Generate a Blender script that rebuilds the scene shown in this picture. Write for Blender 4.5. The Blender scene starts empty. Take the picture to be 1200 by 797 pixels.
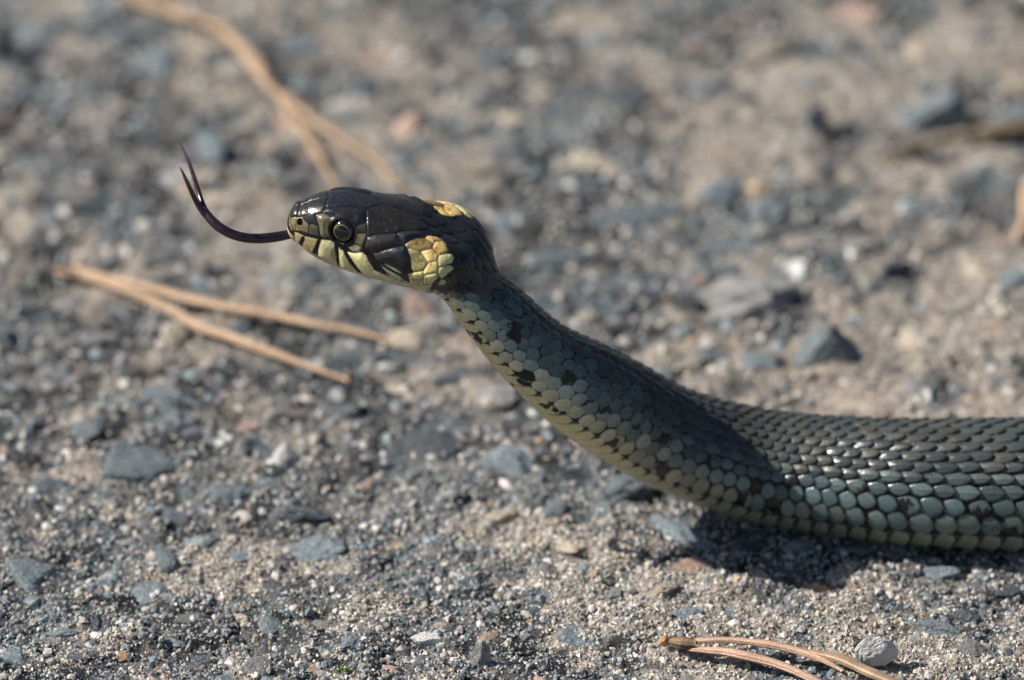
import bpy, math, random
import numpy as np

# ---------------------------------------------------------------- camera, sky, sun, exposure
MM = 0.001
K = 0.125                      # millimetres per photo pixel in the plane of focus
DIST = 1000.0                  # camera to plane of focus, mm
PITCH = math.radians(32)
FOCUS_ROW = 778                # photo row where the plane of focus meets the ground
UPC = np.array([0, math.sin(PITCH), math.cos(PITCH)])
BACK = np.array([0, -math.cos(PITCH), math.sin(PITCH)])
RIGHT = np.array([1.0, 0, 0])
CENTRE = UPC * (FOCUS_ROW - 398.5) * K
CAMPOS = CENTRE + BACK * DIST

scene = bpy.context.scene
cam_data = bpy.data.cameras.new("camera")
cam = bpy.data.objects.new("camera", cam_data)
scene.collection.objects.link(cam)
cam.location = CAMPOS * MM
cam.rotation_euler = (math.pi / 2 - PITCH, 0, 0)
cam_data.sensor_width = 36
cam_data.lens = 36 * DIST / (1200 * K)
cam_data.clip_start = 0.02
cam_data.clip_end = 200
cam_data.dof.use_dof = True
cam_data.dof.focus_distance = DIST * MM
cam_data.dof.aperture_fstop = 10.5
scene.camera = cam

SUN_TRAVEL = np.array([0.736, -0.06, -0.673])
SUN_TRAVEL /= np.linalg.norm(SUN_TRAVEL)
sun_elev = math.asin(-SUN_TRAVEL[2])
sun_az = math.atan2(-SUN_TRAVEL[0], -SUN_TRAVEL[1])     # clockwise from +Y
world = bpy.data.worlds.new("World")
scene.world = world
world.use_nodes = True
wn = world.node_tree
bg = wn.nodes["Background"]
sky = wn.nodes.new("ShaderNodeTexSky")
sky.sky_type = 'NISHITA'
sky.sun_disc = False
sky.sun_elevation = sun_elev
sky.sun_rotation = sun_az
wn.links.new(sky.outputs[0], bg.inputs[0])
bg.inputs[1].default_value = 0.056
sun_data = bpy.data.lights.new("sun", 'SUN')
sun_data.energy = 5.0
sun_data.angle = math.radians(0.53)
sun_data.color = (1.0, 0.945, 0.87)
sun = bpy.data.objects.new("sun", sun_data)
scene.collection.objects.link(sun)
from mathutils import Vector
sun.rotation_euler = Vector(SUN_TRAVEL).to_track_quat('-Z', 'Y').to_euler()
sun.location = (-0.6, 0, 0.6)
scene.view_settings.view_transform = 'Standard'
scene.view_settings.look = 'None'
scene.view_settings.exposure = 0.5
scene.view_settings.gamma = 1.0
scene.cycles.use_denoising = True
scene.cycles.max_bounces = 6

# ---------------------------------------------------------------- places
def at(px, py, d=0.0):
    """World point (mm) for a photo pixel, d mm behind the plane of focus."""
    f = (DIST + d) / DIST
    return CAMPOS - BACK * (DIST + d) + RIGHT * ((px - 600) * K * f) + UPC * ((398.5 - py) * K * f)

def on_ground(px, py, z=0.0):
    r = at(px, py, 0) - CAMPOS
    return CAMPOS + r * ((z - CAMPOS[2]) / r[2])

def project(P):
    q = P - CAMPOS
    dep = -(q @ BACK)
    return 600 + (q @ RIGHT) / dep * DIST / K, 398.5 - (q @ UPC) / dep * DIST / K, dep

# ---------------------------------------------------------------- numeric helpers
def h2(ix, iy, seed):
    n = (ix.astype(np.int64) * 374761393 + iy.astype(np.int64) * 668265263 + seed * 1442695041) & 0xFFFFFFFF
    n = ((n ^ (n >> 13)) * 1274126177) & 0xFFFFFFFF
    n = ((n ^ (n >> 16)) * 2246822519) & 0xFFFFFFFF
    n = n ^ (n >> 15)
    return (n & 0xFFFFFF) / float(0xFFFFFF)

def noise(x, y, seed=0):
    ix, iy = np.floor(x), np.floor(y)
    fx, fy = x - ix, y - iy
    fx, fy = fx * fx * (3 - 2 * fx), fy * fy * (3 - 2 * fy)
    a = h2(ix, iy, seed) * (1 - fx) + h2(ix + 1, iy, seed) * fx
    b = h2(ix, iy + 1, seed) * (1 - fx) + h2(ix + 1, iy + 1, seed) * fx
    return a * (1 - fy) + b * fy

def fbm(x, y, seed=0, oct=4):
    s, a, t = 0, 1.0, 0
    for o in range(oct):
        s = s + a * noise(x * 2 ** o + 17.3 * o, y * 2 ** o - 9.1 * o, seed + o)
        t += a
        a *= 0.55
    return s / t

def sst(a, b, x):
    t = np.clip((x - a) / (b - a), 0, 1)
    return t * t * (3 - 2 * t)

def cubic(t, y, q):
    """natural cubic spline"""
    n = len(t)
    h = np.diff(t)
    A = np.eye(n)
    r = np.zeros((n,) + y.shape[1:])
    for i in range(1, n - 1):
        A[i, i - 1], A[i, i], A[i, i + 1] = h[i - 1], 2 * (h[i - 1] + h[i]), h[i]
        r[i] = 6 * ((y[i + 1] - y[i]) / h[i] - (y[i] - y[i - 1]) / h[i - 1])
    m = np.linalg.solve(A, r)
    k = np.clip(np.searchsorted(t, q) - 1, 0, n - 2)
    hh = h[k]
    a = (t[k + 1] - q) / hh
    b = (q - t[k]) / hh
    if y.ndim > 1:
        a, b, hh = a[:, None], b[:, None], hh[:, None]
    return a * y[k] + b * y[k + 1] + ((a ** 3 - a) * m[k] + (b ** 3 - b) * m[k + 1]) * hh ** 2 / 6

def gauss(y, sig):
    n = int(sig * 3) + 1
    k = np.exp(-0.5 * (np.arange(-n, n + 1) / sig) ** 2)
    k /= k.sum()
    yp = np.concatenate([2 * y[:1] - y[n:0:-1], y, 2 * y[-1:] - y[-2:-n - 2:-1]])
    if y.ndim == 1:
        return np.convolve(yp, k, 'valid')
    return np.stack([np.convolve(yp[:, i], k, 'valid') for i in range(y.shape[1])], 1)

# ---------------------------------------------------------------- snake: base surface  (s along the spine in mm, theta from the back)
# photo column, row of the spine, depth behind focus (mm, None = lying on the ground), half width, half height (photo px), roll (deg)
SPINE = [
    (337, 257, 0, 1.0, 1.0, 4), (338, 257.2, 0, 7, 8, 4), (340.5, 257.6, 0, 11.5, 13, 4), (346, 258.6, 0, 18, 20, 4),
    (353, 260, 0, 22.5, 25.5, 4), (361, 261, 0, 26, 32, 4), (378, 263.5, 0, 33, 40, 4), (400, 267, 0, 39, 45, 4),
    (430, 274, 0, 46, 45, 4), (460, 280, 0, 53, 44, 4), (488, 286.5, 0, 58, 41, 4), (511, 291.5, 0, 60, 39, 5),
    (532, 302, 0.3, 59, 38, 6), (545, 320, 1, 42, 34, 7), (556, 339, 2.2, 34, 34, 8), (575, 360, 4.2, 38, 38, 9),
    (605, 393, 7.5, 42, 42, 10), (638, 423, 11.0, 46, 46, 10), (680, 452, 15.5, 55, 55, 10), (722, 478, 20, 58, 58, 9),
    (787, 514, 25, 60, 58, 7), (841, 533, 27.6, 63, 60, 4), (895, 547, 28.9, 66, 62.5, 2), (972, 558, None, 69, 66, 0),
    (1073, 566, None, 73, 70, 0), (1198, 569, None, 76, 73, 0), (1330, 576, None, 78, 75, 0), (1460, 590, None, 80, 77, 0),
]
def spine_controls():
    P, W, H, R = [], [], [], []
    for px, py, d, w, h, roll in SPINE:
        if d is None:
            r = at(px, py, 0) - CAMPOS
            z = h * K * 0.965
            p = CAMPOS + r * ((z - CAMPOS[2]) / r[2])
            f = -((p - CAMPOS) @ BACK) / DIST
        else:
            p = at(px, py, d)
            f = (DIST + d) / DIST
        P.append(p); W.append(w * K * f); H.append(h * K * f); R.append(math.radians(roll))
    # the rest of the body winds away outside the picture
    p = P[-1].copy()
    ang = math.atan2(P[-1][1] - P[-2][1], P[-1][0] - P[-2][0])
    w, n = W[-1], 26
    for i in range(n):
        ang += (0.2 if i < 10 else -0.24 if i < 19 else 0.15)
        p = p + 17.0 * np.array([math.cos(ang), math.sin(ang), 0])
        t = (i + 1) / n
        w2 = w * (1.06 if t < 0.25 else max(0.04, 1.06 * (1 - ((t - 0.25) / 0.76)) ** 0.8))
        p[2] = w2 * 0.92
        P.append(p.copy()); W.append(w2); H.append(w2 * 0.97); R.append(0)
    return np.array(P), np.array(W), np.array(H), np.array(R)

CTRL, CW, CH, CR = spine_controls()
ct = np.concatenate([[0], np.cumsum(np.linalg.norm(np.diff(CTRL, axis=0), axis=1))])
sf = np.arange(0, ct[-1], 0.05)
cf = cubic(ct, CTRL, sf)
cf = np.concatenate([cf[:40], gauss(cf, 18)[40:]])
arc = np.concatenate([[0], np.cumsum(np.linalg.norm(np.diff(cf, axis=0), axis=1))])
Tf = gauss(np.gradient(cf, axis=0), 30)
Tf /= np.linalg.norm(Tf, axis=1)[:, None]
Wf, Hf, Rf = np.interp(sf, ct, CW), np.interp(sf, ct, CH), np.interp(sf, ct, CR)
wsm, hsm = gauss(Wf, 20), gauss(Hf, 20)
mixk = sst(1.0, 5.0, sf)
Wf, Hf = Wf * (1 - mixk) + wsm * mixk, Hf * (1 - mixk) + hsm * mixk
# rounded snout
tip = np.clip(sf / 1.6, 0, 1)
w16, h16 = np.interp(1.6, sf, Wf), np.interp(1.6, sf, Hf)
cap = np.sqrt(np.clip(1 - (1 - tip) ** 2, 0, 1)) ** 1.0
Wf = np.where(sf < 1.6, np.maximum(w16 * cap, 0.02), Wf)
Hf = np.where(sf < 1.6, np.maximum(h16 * cap, 0.02), Hf)
Rf = gauss(Rf, 60)
Df = np.stack([0 * Rf, -np.sin(Rf), np.cos(Rf)], 1)
Df -= (Df * Tf).sum(1)[:, None] * Tf
Df /= np.linalg.norm(Df, axis=1)[:, None]
Lf = np.cross(Tf, Df)
S_OF = lambda ring_s: ring_s
HEAD_END = np.interp(1.0, [0, 1], [0, ct[12]])          # back of the jaws

def base(s, th):
    """points for arrays s (n) and th (m) -> n x m x 3"""
    g = lambda F: np.stack([np.interp(s, sf, F[:, i]) for i in range(3)], 1)
    c, D, L = g(cf), g(Df), g(Lf)
    w, h = np.interp(s, sf, Wf)[:, None], np.interp(s, sf, Hf)[:, None]
    S, TH = s[:, None], th[None, :]
    # squarish head section blending into a rounder body
    hd = 1 - sst(ct[11], ct[14], S)
    n = 2.0 + 0.55 * hd
    co, si = np.cos(TH), np.sin(TH)
    r = (np.abs(co) ** n + np.abs(si) ** n) ** (-1 / n)
    a, b = r * si, r * co
    # jaw muscles bulge each side, nape sinks between them
    jaw = np.exp(-((S - ct[11] - 1.0) / np.where(S > ct[11] + 1.0, 1.9, 3.4)) ** 2)
    at_ = np.abs(np.degrees(TH))
    bulge = 1 + jaw * (0.13 * np.exp(-((at_ - 66) / 28) ** 2) - 0.26 * np.exp(-(at_ / 32) ** 2))
    # flat crown, slight brow ridge over the eye, cheeks drawn in under it
    brow = np.exp(-((S - ct[7] + 0.2) / 3.2) ** 2)
    bulge = bulge + brow * (0.05 * np.exp(-((at_ - 50) / 12) ** 2) - 0.05 * np.exp(-((at_ - 84) / 14) ** 2))
    # belly flattens where the body lies on the ground
    lie = sst(ct[21], ct[23], S)
    flat = 1 - 0.05 * lie * np.exp(-((at_ - 180) / 40) ** 2)
    a, b = a * w * bulge, b * h * bulge * flat
    return c[:, None, :] + a[..., None] * L[:, None, :] + b[..., None] * D[:, None, :]
PLATES = {
    'rostral': [(0.12, 17.4), (0.52, 49.2), (0.72, 70.2), (1.32, 90.0), (1.02, 96.0), (0.32, 78.0)],
    'nasal': [(0.52, 49.2), (1.32, 45.6), (2.12, 46.8), (2.82, 56.4), (3.42, 64.2), (3.52, 83.4), (2.42, 82.8), (1.32, 90.0), (0.72, 70.2)],
    'loreal': [(3.42, 64.2), (3.72, 60.0), (4.82, 62.4), (5.12, 78.0), (5.22, 81.6), (4.42, 83.4), (3.52, 83.4)],
    'preocular': [(4.12, 43.8), (5.12, 40.2), (6.52, 46.2), (6.22, 51.6), (6.22, 62.4), (6.82, 76.8), (5.62, 83.4), (5.12, 78.0), (4.82, 62.4), (4.42, 52.8)],
    'internasal': [(0.12, 17.4), (0.32, -25.2), (1.02, -18.6), (2.52, -1.8), (2.62, 27.6), (2.72, 44.4), (2.12, 46.8), (1.32, 45.6), (0.52, 49.2)],
    'prefrontal': [(2.52, -1.8), (3.02, -4.2), (5.72, -2.4), (5.32, 10.8), (5.42, 27.6), (5.12, 40.2), (4.12, 43.8), (4.42, 52.8), (4.82, 62.4), (3.72, 60.0), (3.42, 64.2), (2.82, 56.4), (2.72, 44.4), (2.62, 27.6)],
    'frontal': [(5.72, 0), (5.32, 10.8), (5.42, 27.6), (7.42, 25.8), (9.22, 19.2), (10.92, 18.0), (13.02, 1.2), (12.62, 0), (9.12, 5.4)],
    'supraocular': [(5.42, 27.6), (7.42, 25.8), (9.22, 19.2), (10.92, 18.0), (11.22, 22.2), (11.62, 39.0), (10.32, 46.8), (9.42, 42.6), (7.92, 44.4), (6.52, 46.2), (5.12, 40.2)],
    'postocular_u': [(10.32, 46.8), (11.62, 39.0), (11.92, 52.8), (10.62, 56.4), (10.32, 52.8)],
    'postocular_l': [(10.62, 56.4), (11.92, 52.8), (12.02, 58.2), (11.72, 74.4), (10.52, 72.6), (10.62, 64.2)],
    'subocular': [(10.52, 72.6), (11.72, 74.4), (11.62, 83.4), (10.52, 88.8), (9.62, 83.4)],
    'parietal': [(11.12, 17.4), (13.02, 1.2), (15.22, 4.2), (17.02, 3.0), (19.12, 4.8), (19.22, 24.0), (16.22, 39.0), (13.22, 50.4), (12.02, 57.0), (11.82, 48.0), (11.52, 35.4)],
    'temporal_a': [(12.02, 58.2), (12.02, 57.0), (13.22, 50.4), (16.12, 39.6), (16.92, 46.2), (17.82, 49.8), (16.42, 57.0), (13.52, 77.4), (12.02, 72.6)],
    'temporal_p': [(16.12, 39.6), (17.12, 32.4), (19.22, 24.6), (20.32, 29.4), (19.02, 37.2), (18.02, 45.6), (17.82, 49.8), (16.92, 46.2)],
    'labial6': [(13.32, 78.0), (14.32, 69.6), (16.42, 57.0), (17.82, 49.8), (18.22, 52.8), (18.32, 54.0), (19.02, 63.0), (19.42, 77.4), (19.42, 101.4), (17.82, 92.4), (16.02, 85.2), (14.62, 91.2), (13.82, 87.0)],
    'scaleA': [(17.82, 49.8), (18.02, 45.6), (19.02, 37.2), (20.22, 33.0), (21.52, 36.0), (21.52, 42.6), (20.12, 51.0), (18.62, 51.0), (18.22, 52.8)],
    'scaleB': [(18.32, 54.0), (18.62, 51.0), (20.12, 51.0), (21.52, 60.0), (21.62, 60.6), (21.22, 73.2), (19.92, 82.8), (19.42, 77.4), (19.02, 63.0)],
    'yellow1': [(20.22, 33.0), (20.52, 27.6), (21.62, 23.4), (22.52, 26.4), (21.72, 31.2), (21.52, 36.0)],
    'yellow2': [(21.52, 42.6), (21.52, 36.0), (21.72, 31.2), (22.52, 26.4), (23.42, 36.0), (23.12, 42.0), (22.52, 46.8)],
    'yellow3': [(20.12, 51.0), (21.52, 42.6), (22.52, 46.8), (22.62, 53.4), (21.62, 59.4), (21.52, 60.0)],
    'yellow4': [(22.52, 46.8), (23.12, 42.0), (23.82, 37.2), (24.32, 39.0), (24.42, 45.6), (23.42, 56.4), (23.12, 59.4), (22.62, 53.4)],
    'yellow5': [(21.22, 73.2), (21.62, 59.4), (22.62, 53.4), (23.12, 59.4), (23.22, 65.4), (21.72, 78.0), (21.42, 80.4)],
    'yellow6': [(23.12, 59.4), (23.42, 56.4), (24.32, 48.6), (25.02, 49.2), (24.62, 62.4), (24.32, 70.2), (23.62, 69.0), (23.22, 65.4)],
    'yellow7': [(19.02, 91.2), (19.92, 82.8), (21.22, 73.2), (21.52, 81.6), (21.52, 91.2), (19.62, 101.4), (19.42, 101.4)],
    'yellow8': [(21.52, 81.6), (21.72, 78.0), (23.22, 65.4), (23.72, 71.4), (23.32, 90.6), (22.02, 100.8), (21.52, 91.2)],
    'pale9': [(24.32, 79.8), (24.32, 70.2), (25.22, 68.4), (25.72, 75.6), (25.02, 82.8)],
    'under': [(18.12, 114.0), (19.42, 101.4), (19.62, 101.4), (21.52, 91.2), (22.02, 100.8), (23.62, 88.8), (23.82, 104.4), (22.42, 112.2), (20.52, 111.6), (19.02, 114.0)],
    'labial7': [(14.62, 91.2), (16.02, 85.2), (17.82, 92.4), (19.42, 101.4), (18.12, 114.0), (16.72, 108.6), (15.82, 102.0)],
    'labial1': [(1.32, 91.8), (2.12, 90.0), (2.92, 91.2), (2.72, 127.8), (2.22, 126.0), (1.72, 124.8)],
    'labial2': [(2.92, 91.2), (5.22, 86.4), (5.12, 126.6), (2.72, 127.8)],
    'labial3': [(5.22, 86.4), (6.92, 81.6), (8.12, 87.6), (8.32, 105.6), (8.72, 129.6), (7.32, 127.8), (5.12, 126.6)],
    'labial4': [(8.12, 87.6), (8.62, 92.4), (9.42, 91.8), (10.62, 103.2), (12.42, 124.8), (10.62, 135.0), (8.72, 129.6), (8.32, 105.6)],
    'labial5': [(9.42, 91.8), (10.62, 89.4), (11.82, 81.6), (13.02, 87.0), (14.42, 102.6), (16.52, 113.4), (17.62, 116.4), (14.42, 126.6), (12.42, 124.8), (10.62, 103.2)],
}
BARS = [[(2.82, 98.4), (2.62, 113.4), (2.62, 126.6)], [(5.22, 88.2), (5.02, 99.6), (4.62, 123.6)], [(7.72, 83.4), (8.32, 102.6), (8.72, 120.6)], [(9.22, 91.2), (10.42, 103.8), (12.02, 120.0), (12.62, 123.6)], [(12.92, 86.4), (14.32, 103.2), (16.52, 109.2)], [(14.12, 88.8), (18.12, 97.8), (19.42, 105.0)]]
SPOTS = [(36.52, 128.4, 0.75), (91.92, 92.4, 0.75), (50.62, 118.2, 0.62), (45.92, 142.2, 0.5), (106.32, 66.6, 0.62), (115.12, 50.4, 0.62), (122.82, 81.6, 0.62), (35.02, 148.2, 0.62), (35.42, 127.2, 0.62), (37.62, 60.0, 1.12), (39.12, 63.6, 0.75), (44.42, 94.2, 0.88), (45.22, 110.4, 0.62), (48.32, 56.4, 0.75), (49.52, 59.4, 0.62), (53.92, 75.0, 0.62), (57.42, 70.8, 0.75), (63.62, 69.0, 0.75), (72.62, 95.4, 0.62), (69.52, 57.0, 0.75), (78.32, 64.8, 0.88), (86.42, 97.2, 0.75), (87.82, 76.8, 0.62), (81.02, 118.2, 0.5), (95.12, 64.8, 0.62), (101.42, 102.0, 0.62), (109.62, 105.6, 0.62), (112.12, 76.2, 0.75), (117.32, 87.0, 0.75), (121.32, 55.8, 0.62), (127.32, 101.4, 0.88), (126.42, 89.4, 0.5), (62.72, 100.2, 0.5), (51.92, 111.6, 0.5)]
EYE = (8.42, 62.4)
NOSTRIL = (2.02, 58.8)

# ---------------------------------------------------------------- mesh and material helpers
def link(o, parent=None):
    scene.collection.objects.link(o)
    if parent is not None:
        o.parent = parent
    return o

def mesh_np(name, V, Fa, mat=None, parent=None, smooth=True, cols=None, rough=None):
    """V in mm; Fa: int array n x 3 or n x 4, or a list of such arrays"""
    Fs = Fa if isinstance(Fa, list) else [Fa]
    me = bpy.data.meshes.new(name)
    V = np.asarray(V, dtype=np.float32) * MM
    me.vertices.add(len(V))
    me.vertices.foreach_set("co", V.ravel())
    nl = sum(f.size for f in Fs)
    me.loops.add(nl)
    me.loops.foreach_set("vertex_index", np.concatenate([f.ravel() for f in Fs]).astype(np.int32))
    starts, o = [], 0
    for f in Fs:
        starts.append(o + np.arange(len(f)) * f.shape[1])
        o += f.size
    me.polygons.add(sum(len(f) for f in Fs))
    me.polygons.foreach_set("loop_start", np.concatenate(starts).astype(np.int32))
    me.update(calc_edges=True)
    me.polygons.foreach_set("use_smooth", np.full(len(me.polygons), smooth))
    if cols is not None:
        a = me.attributes.new("Col", 'FLOAT_COLOR', 'POINT')
        c = np.ones((len(V), 4), dtype=np.float32)
        c[:, :3] = cols
        a.data.foreach_set("color", c.ravel())
    if rough is not None:
        a = me.attributes.new("Rough", 'FLOAT', 'POINT')
        a.data.foreach_set("value", np.asarray(rough, dtype=np.float32))
    me.validate()
    if mat is not None:
        me.materials.append(mat)
    return link(bpy.data.objects.new(name, me), parent)

def material(name):
    m = bpy.data.materials.new(name)
    m.use_nodes = True
    nt = m.node_tree
    return m, nt, nt.nodes["Principled BSDF"]

def N(nt, kind, **kw):
    n = nt.nodes.new(kind)
    for k, v in kw.items():
        if k in n.inputs:
            n.inputs[k].default_value = v
        else:
            setattr(n, k, v)
    return n

def tag(o, label=None, cat=None, group=None, kind=None):
    for k, v in (("label", label), ("category", cat), ("group", group), ("kind", kind)):
        if v:
            o[k] = v
    return o

def obj_noise(nt, scale, detail=4, rough=0.6, coord="Object"):
    tc = N(nt, "ShaderNodeTexCoord")
    n = N(nt, "ShaderNodeTexNoise", Scale=scale, Detail=detail, Roughness=rough)
    nt.links.new(tc.outputs[coord], n.inputs["Vector"])
    return n

def ramp(nt, fac, stops):
    r = N(nt, "ShaderNodeValToRGB")
    e = r.color_ramp.elements
    while len(e) < len(stops):
        e.new(0.5)
    for i, (p, c) in enumerate(stops):
        e[i].position = p
        e[i].color = (*c, 1)
    nt.links.new(fac, r.inputs[0])
    return r

def mix(nt, fac, a, b, blend='MIX'):
    m = N(nt, "ShaderNodeMix", data_type='RGBA', blend_type=blend)
    if hasattr(fac, "is_linked"):
        nt.links.new(fac, m.inputs[0])
    else:
        m.inputs[0].default_value = fac
    for s, v in ((6, a), (7, b)):
        if hasattr(v, "is_linked"):
            nt.links.new(v, m.inputs[s])
        else:
            m.inputs[s].default_value = (*v, 1)
    return m.outputs[2]

def bump(nt, height, dist, strength=1.0):
    b = N(nt, "ShaderNodeBump", Strength=strength, Distance=dist)
    nt.links.new(height, b.inputs["Height"])
    return b

# ---------------------------------------------------------------- ground: old asphalt with sand blown over it
def blobs(x, y, lst):
    f = np.zeros_like(x)
    for px, py, rx, ry, a in lst:
        g = on_ground(px, py)
        sx = rx * K * 1.05
        sy = ry * K / math.sin(PITCH) * 1.05
        f = f + a * np.exp(-(((x - g[0]) / sx) ** 2 + ((y - g[1]) / sy) ** 2))
    return f

SAND = [   # photo column, row, radii, strength: pale sand drifts (+) and bare grey asphalt (-)
    (1000, 430, 190, 60, .75), (1130, 340, 120, 60, .5), (880, 720, 260, 55, .6), (660, 680, 150, 60, .25), (1050, 60, 200, 60, .5),
    (520, 120, 70, 50, .5), (880, 170, 60, 70, .4), (300, 250, 60, 40, .3), (420, 180, 40, 60, .3), (760, 80, 120, 40, .2),
    (300, 260, 70, 40, .3), (280, 680, 70, 40, .4), (130, 760, 60, 30, .5), (640, 620, 80, 30, .3), (400, 350, 70, 30, .25),
    (1100, 520, 200, 40, .4), (780, 420, 60, 40, .2), (480, 40, 160, 30, .3), (160, 20, 80, 30, .15),
    (160, 480, 220, 90, -.4), (380, 560, 200, 80, -.35), (60, 180, 120, 70, -.2), (700, 150, 130, 60, -.45), (620, 250, 120, 40, -.3),
    (740, 290, 120, 50, -.3), (1130, 230, 80, 40, -.3), (960, 60, 60, 30, -.1), (700, 480, 180, 40, -.25), (860, 350, 70, 40, -.3),
    (930, 650, 120, 25, -.3), (470, 750, 190, 45, -.6), (60, 690, 130, 60, -.3), (800, 40, 80, 30, -.3),
]
def sand_amount(x, y):
    b = blobs(x, y, SAND)
    n = fbm(x / 13.0, y / 13.0, 5, 4) - 0.5
    n2 = fbm(x / 5.0, y / 5.0, 15, 3) - 0.5
    return np.clip(0.40 + b * 0.85 + n * 1.5 + n2 * 1.1, 0, 1)

def ground_z(x, y):
    z = (fbm(x / 22, y / 22, 31, 3) - 0.5) * 2.2 + (fbm(x / 5.5, y / 5.5, 32, 4) - 0.5) * 3.3 + (fbm(x / 1.9, y / 1.9, 33, 3) - 0.5) * 1.25
    sa = sand_amount(x, y)
    z = z - 0.35 + 0.35 * sa
    # pressed a little flatter where the snake lies
    q = cf[(arc > ct[21])][::20]
    keep = np.ones_like(z)
    m = (np.abs(y - 20) < 400) & (np.abs(x) < 400)
    xm, ym = x[m], y[m]
    d = np.full(xm.shape, 1e9)
    for p in q[:400:2]:
        d = np.minimum(d, (xm - p[0]) ** 2 + (ym - p[1]) ** 2)
    k = np.exp(-d / 60.0)
    z[m] = z[m] * (1 - 0.75 * k) - 0.15 * k
    far = sst(0, 60, np.hypot(np.clip(np.abs(x) - 121, 0, None), np.clip(np.maximum(-40 - y, y - 224), 0, None)))
    return z * (1 - far)

def grow(lo, hi, step, far):
    a = np.arange(lo, hi + step / 2, step)
    g = np.geomspace(step * 2, far, 34)
    return np.concatenate([lo - np.cumsum(g)[::-1], a, hi + np.cumsum(g)])

gx, gy = grow(-122, 122, 0.6, 9000), grow(-42, 226, 0.66, 9000)
GX, GY = np.meshgrid(gx, gy, indexing='ij')
GZ = ground_z(GX, GY)
nx, ny = len(gx), len(gy)
gi = np.arange(nx * ny).reshape(nx, ny)
gF = np.stack([gi[:-1, :-1], gi[1:, :-1], gi[1:, 1:], gi[:-1, 1:]], -1).reshape(-1, 4)
sa = sst(0.38, 0.66, sand_amount(GX, GY))
grain = fbm(GX / 1.1, GY / 1.1, 51, 2)
big = fbm(GX / 12, GY / 12, 52, 3)
chip = fbm(GX / 3.2, GY / 3.0, 53, 3)
asph = np.stack([0.092 + 0 * GX, 0.093 + 0 * GX, 0.098 + 0 * GX], -1) * (0.55 + 1.0 * grain)[..., None]
blue = np.array([0.17, 0.215, 0.245])
pale = np.array([0.30, 0.285, 0.265])
asph = asph + (blue - asph) * (0.85 * sst(0.50, 0.60, big))[..., None]
asph = asph + (pale - asph) * (0.75 * sst(0.56, 0.68, chip))[..., None]
asph = asph * (1 - 0.65 * sst(0.48, 0.36, chip))[..., None]
sandc = np.stack([0.435 + 0 * GX, 0.392 + 0 * GX, 0.347 + 0 * GX], -1) * (0.55 + 0.8 * grain)[..., None]
sandc = sandc + (np.array([0.43, 0.36, 0.30]) - sandc) * (0.5 * sst(0.5, 0.7, fbm(GX / 6, GY / 6, 54, 2)))[..., None]
gcol = asph * (1 - sa[..., None]) + sandc * sa[..., None]
# beyond the close-up the sheet is coarse: plain tone there, the material's own mottling carries on
out_ = np.hypot(np.clip(np.abs(GX) - 117, 0, None), np.clip(np.maximum(-36 - GY, GY - 220), 0, None))
gcol = gcol + (np.array([0.235, 0.222, 0.205]) - gcol) * sst(0, 9, out_)[..., None]

m, nt, p = material("asphalt_and_sand")
ca = N(nt, "ShaderNodeAttribute", attribute_name="Col")
n1 = obj_noise(nt, 1900, 4, 0.75)
n2 = obj_noise(nt, 420, 3, 0.6)
r1 = ramp(nt, n1.outputs[0], [(0.30, (0.36, 0.35, 0.35)), (0.50, (0.95, 0.95, 0.95)), (0.66, (1.7, 1.64, 1.54))])
c1 = mix(nt, 1.0, ca.outputs["Color"], r1.outputs[0], 'MULTIPLY')
n3 = obj_noise(nt, 75, 4, 0.65)
r3 = ramp(nt, n3.outputs[0], [(0.36, (0.62, 0.66, 0.70)), (0.5, (1.0, 1.0, 1.0)), (0.64, (1.32, 1.26, 1.18))])
c1 = mix(nt, 0.7, c1, r3.outputs[0], 'MULTIPLY')
r2 = ramp(nt, n2.outputs[0], [(0.35, (0.72, 0.72, 0.74)), (0.65, (1.22, 1.2, 1.16))])
nt.links.new(mix(nt, 1.0, c1, r2.outputs[0], 'MULTIPLY'), p.inputs["Base Color"])
p.inputs["Roughness"].default_value = 0.82
p.inputs["Specular IOR Level"].default_value = 0.2
b1 = bump(nt, n1.outputs[0], 0.0011, 1.0)
nt.links.new(b1.outputs[0], p.inputs["Normal"])
ground = mesh_np("ground", np.stack([GX, GY, GZ], -1).reshape(-1, 3), gF, m, cols=gcol.reshape(-1, 3))
tag(ground, kind="structure")

from numpy import interp
def z_at(x, y):
    return float(ground_z(np.array([x * 1.0]), np.array([y * 1.0]))[0])

# ---------------------------------------------------------------- grains and grit (nobody could count them)
rng = np.random.default_rng(11)
def ico(sub):
    t = (1 + 5 ** 0.5) / 2
    v = [(-1, t, 0), (1, t, 0), (-1, -t, 0), (1, -t, 0), (0, -1, t), (0, 1, t), (0, -1, -t), (0, 1, -t), (t, 0, -1), (t, 0, 1), (-t, 0, -1), (-t, 0, 1)]
    f = [(0, 11, 5), (0, 5, 1), (0, 1, 7), (0, 7, 10), (0, 10, 11), (1, 5, 9), (5, 11, 4), (11, 10, 2), (10, 7, 6), (7, 1, 8),
         (3, 9, 4), (3, 4, 2), (3, 2, 6), (3, 6, 8), (3, 8, 9), (4, 9, 5), (2, 4, 11), (6, 2, 10), (8, 6, 7), (9, 8, 1)]
    v = [np.array(a, float) / np.linalg.norm(a) for a in v]
    for _ in range(sub):
        c, g = {}, []
        def mid(a, b):
            k = (min(a, b), max(a, b))
            if k not in c:
                q = v[a] + v[b]
                c[k] = len(v)
                v.append(q / np.linalg.norm(q))
            return c[k]
        for a, b, d in f:
            ab, bd, da = mid(a, b), mid(b, d), mid(d, a)
            g += [(a, ab, da), (b, bd, ab), (d, da, bd), (ab, bd, da)]
        f = g
    return np.array(v), np.array(f)

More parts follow.
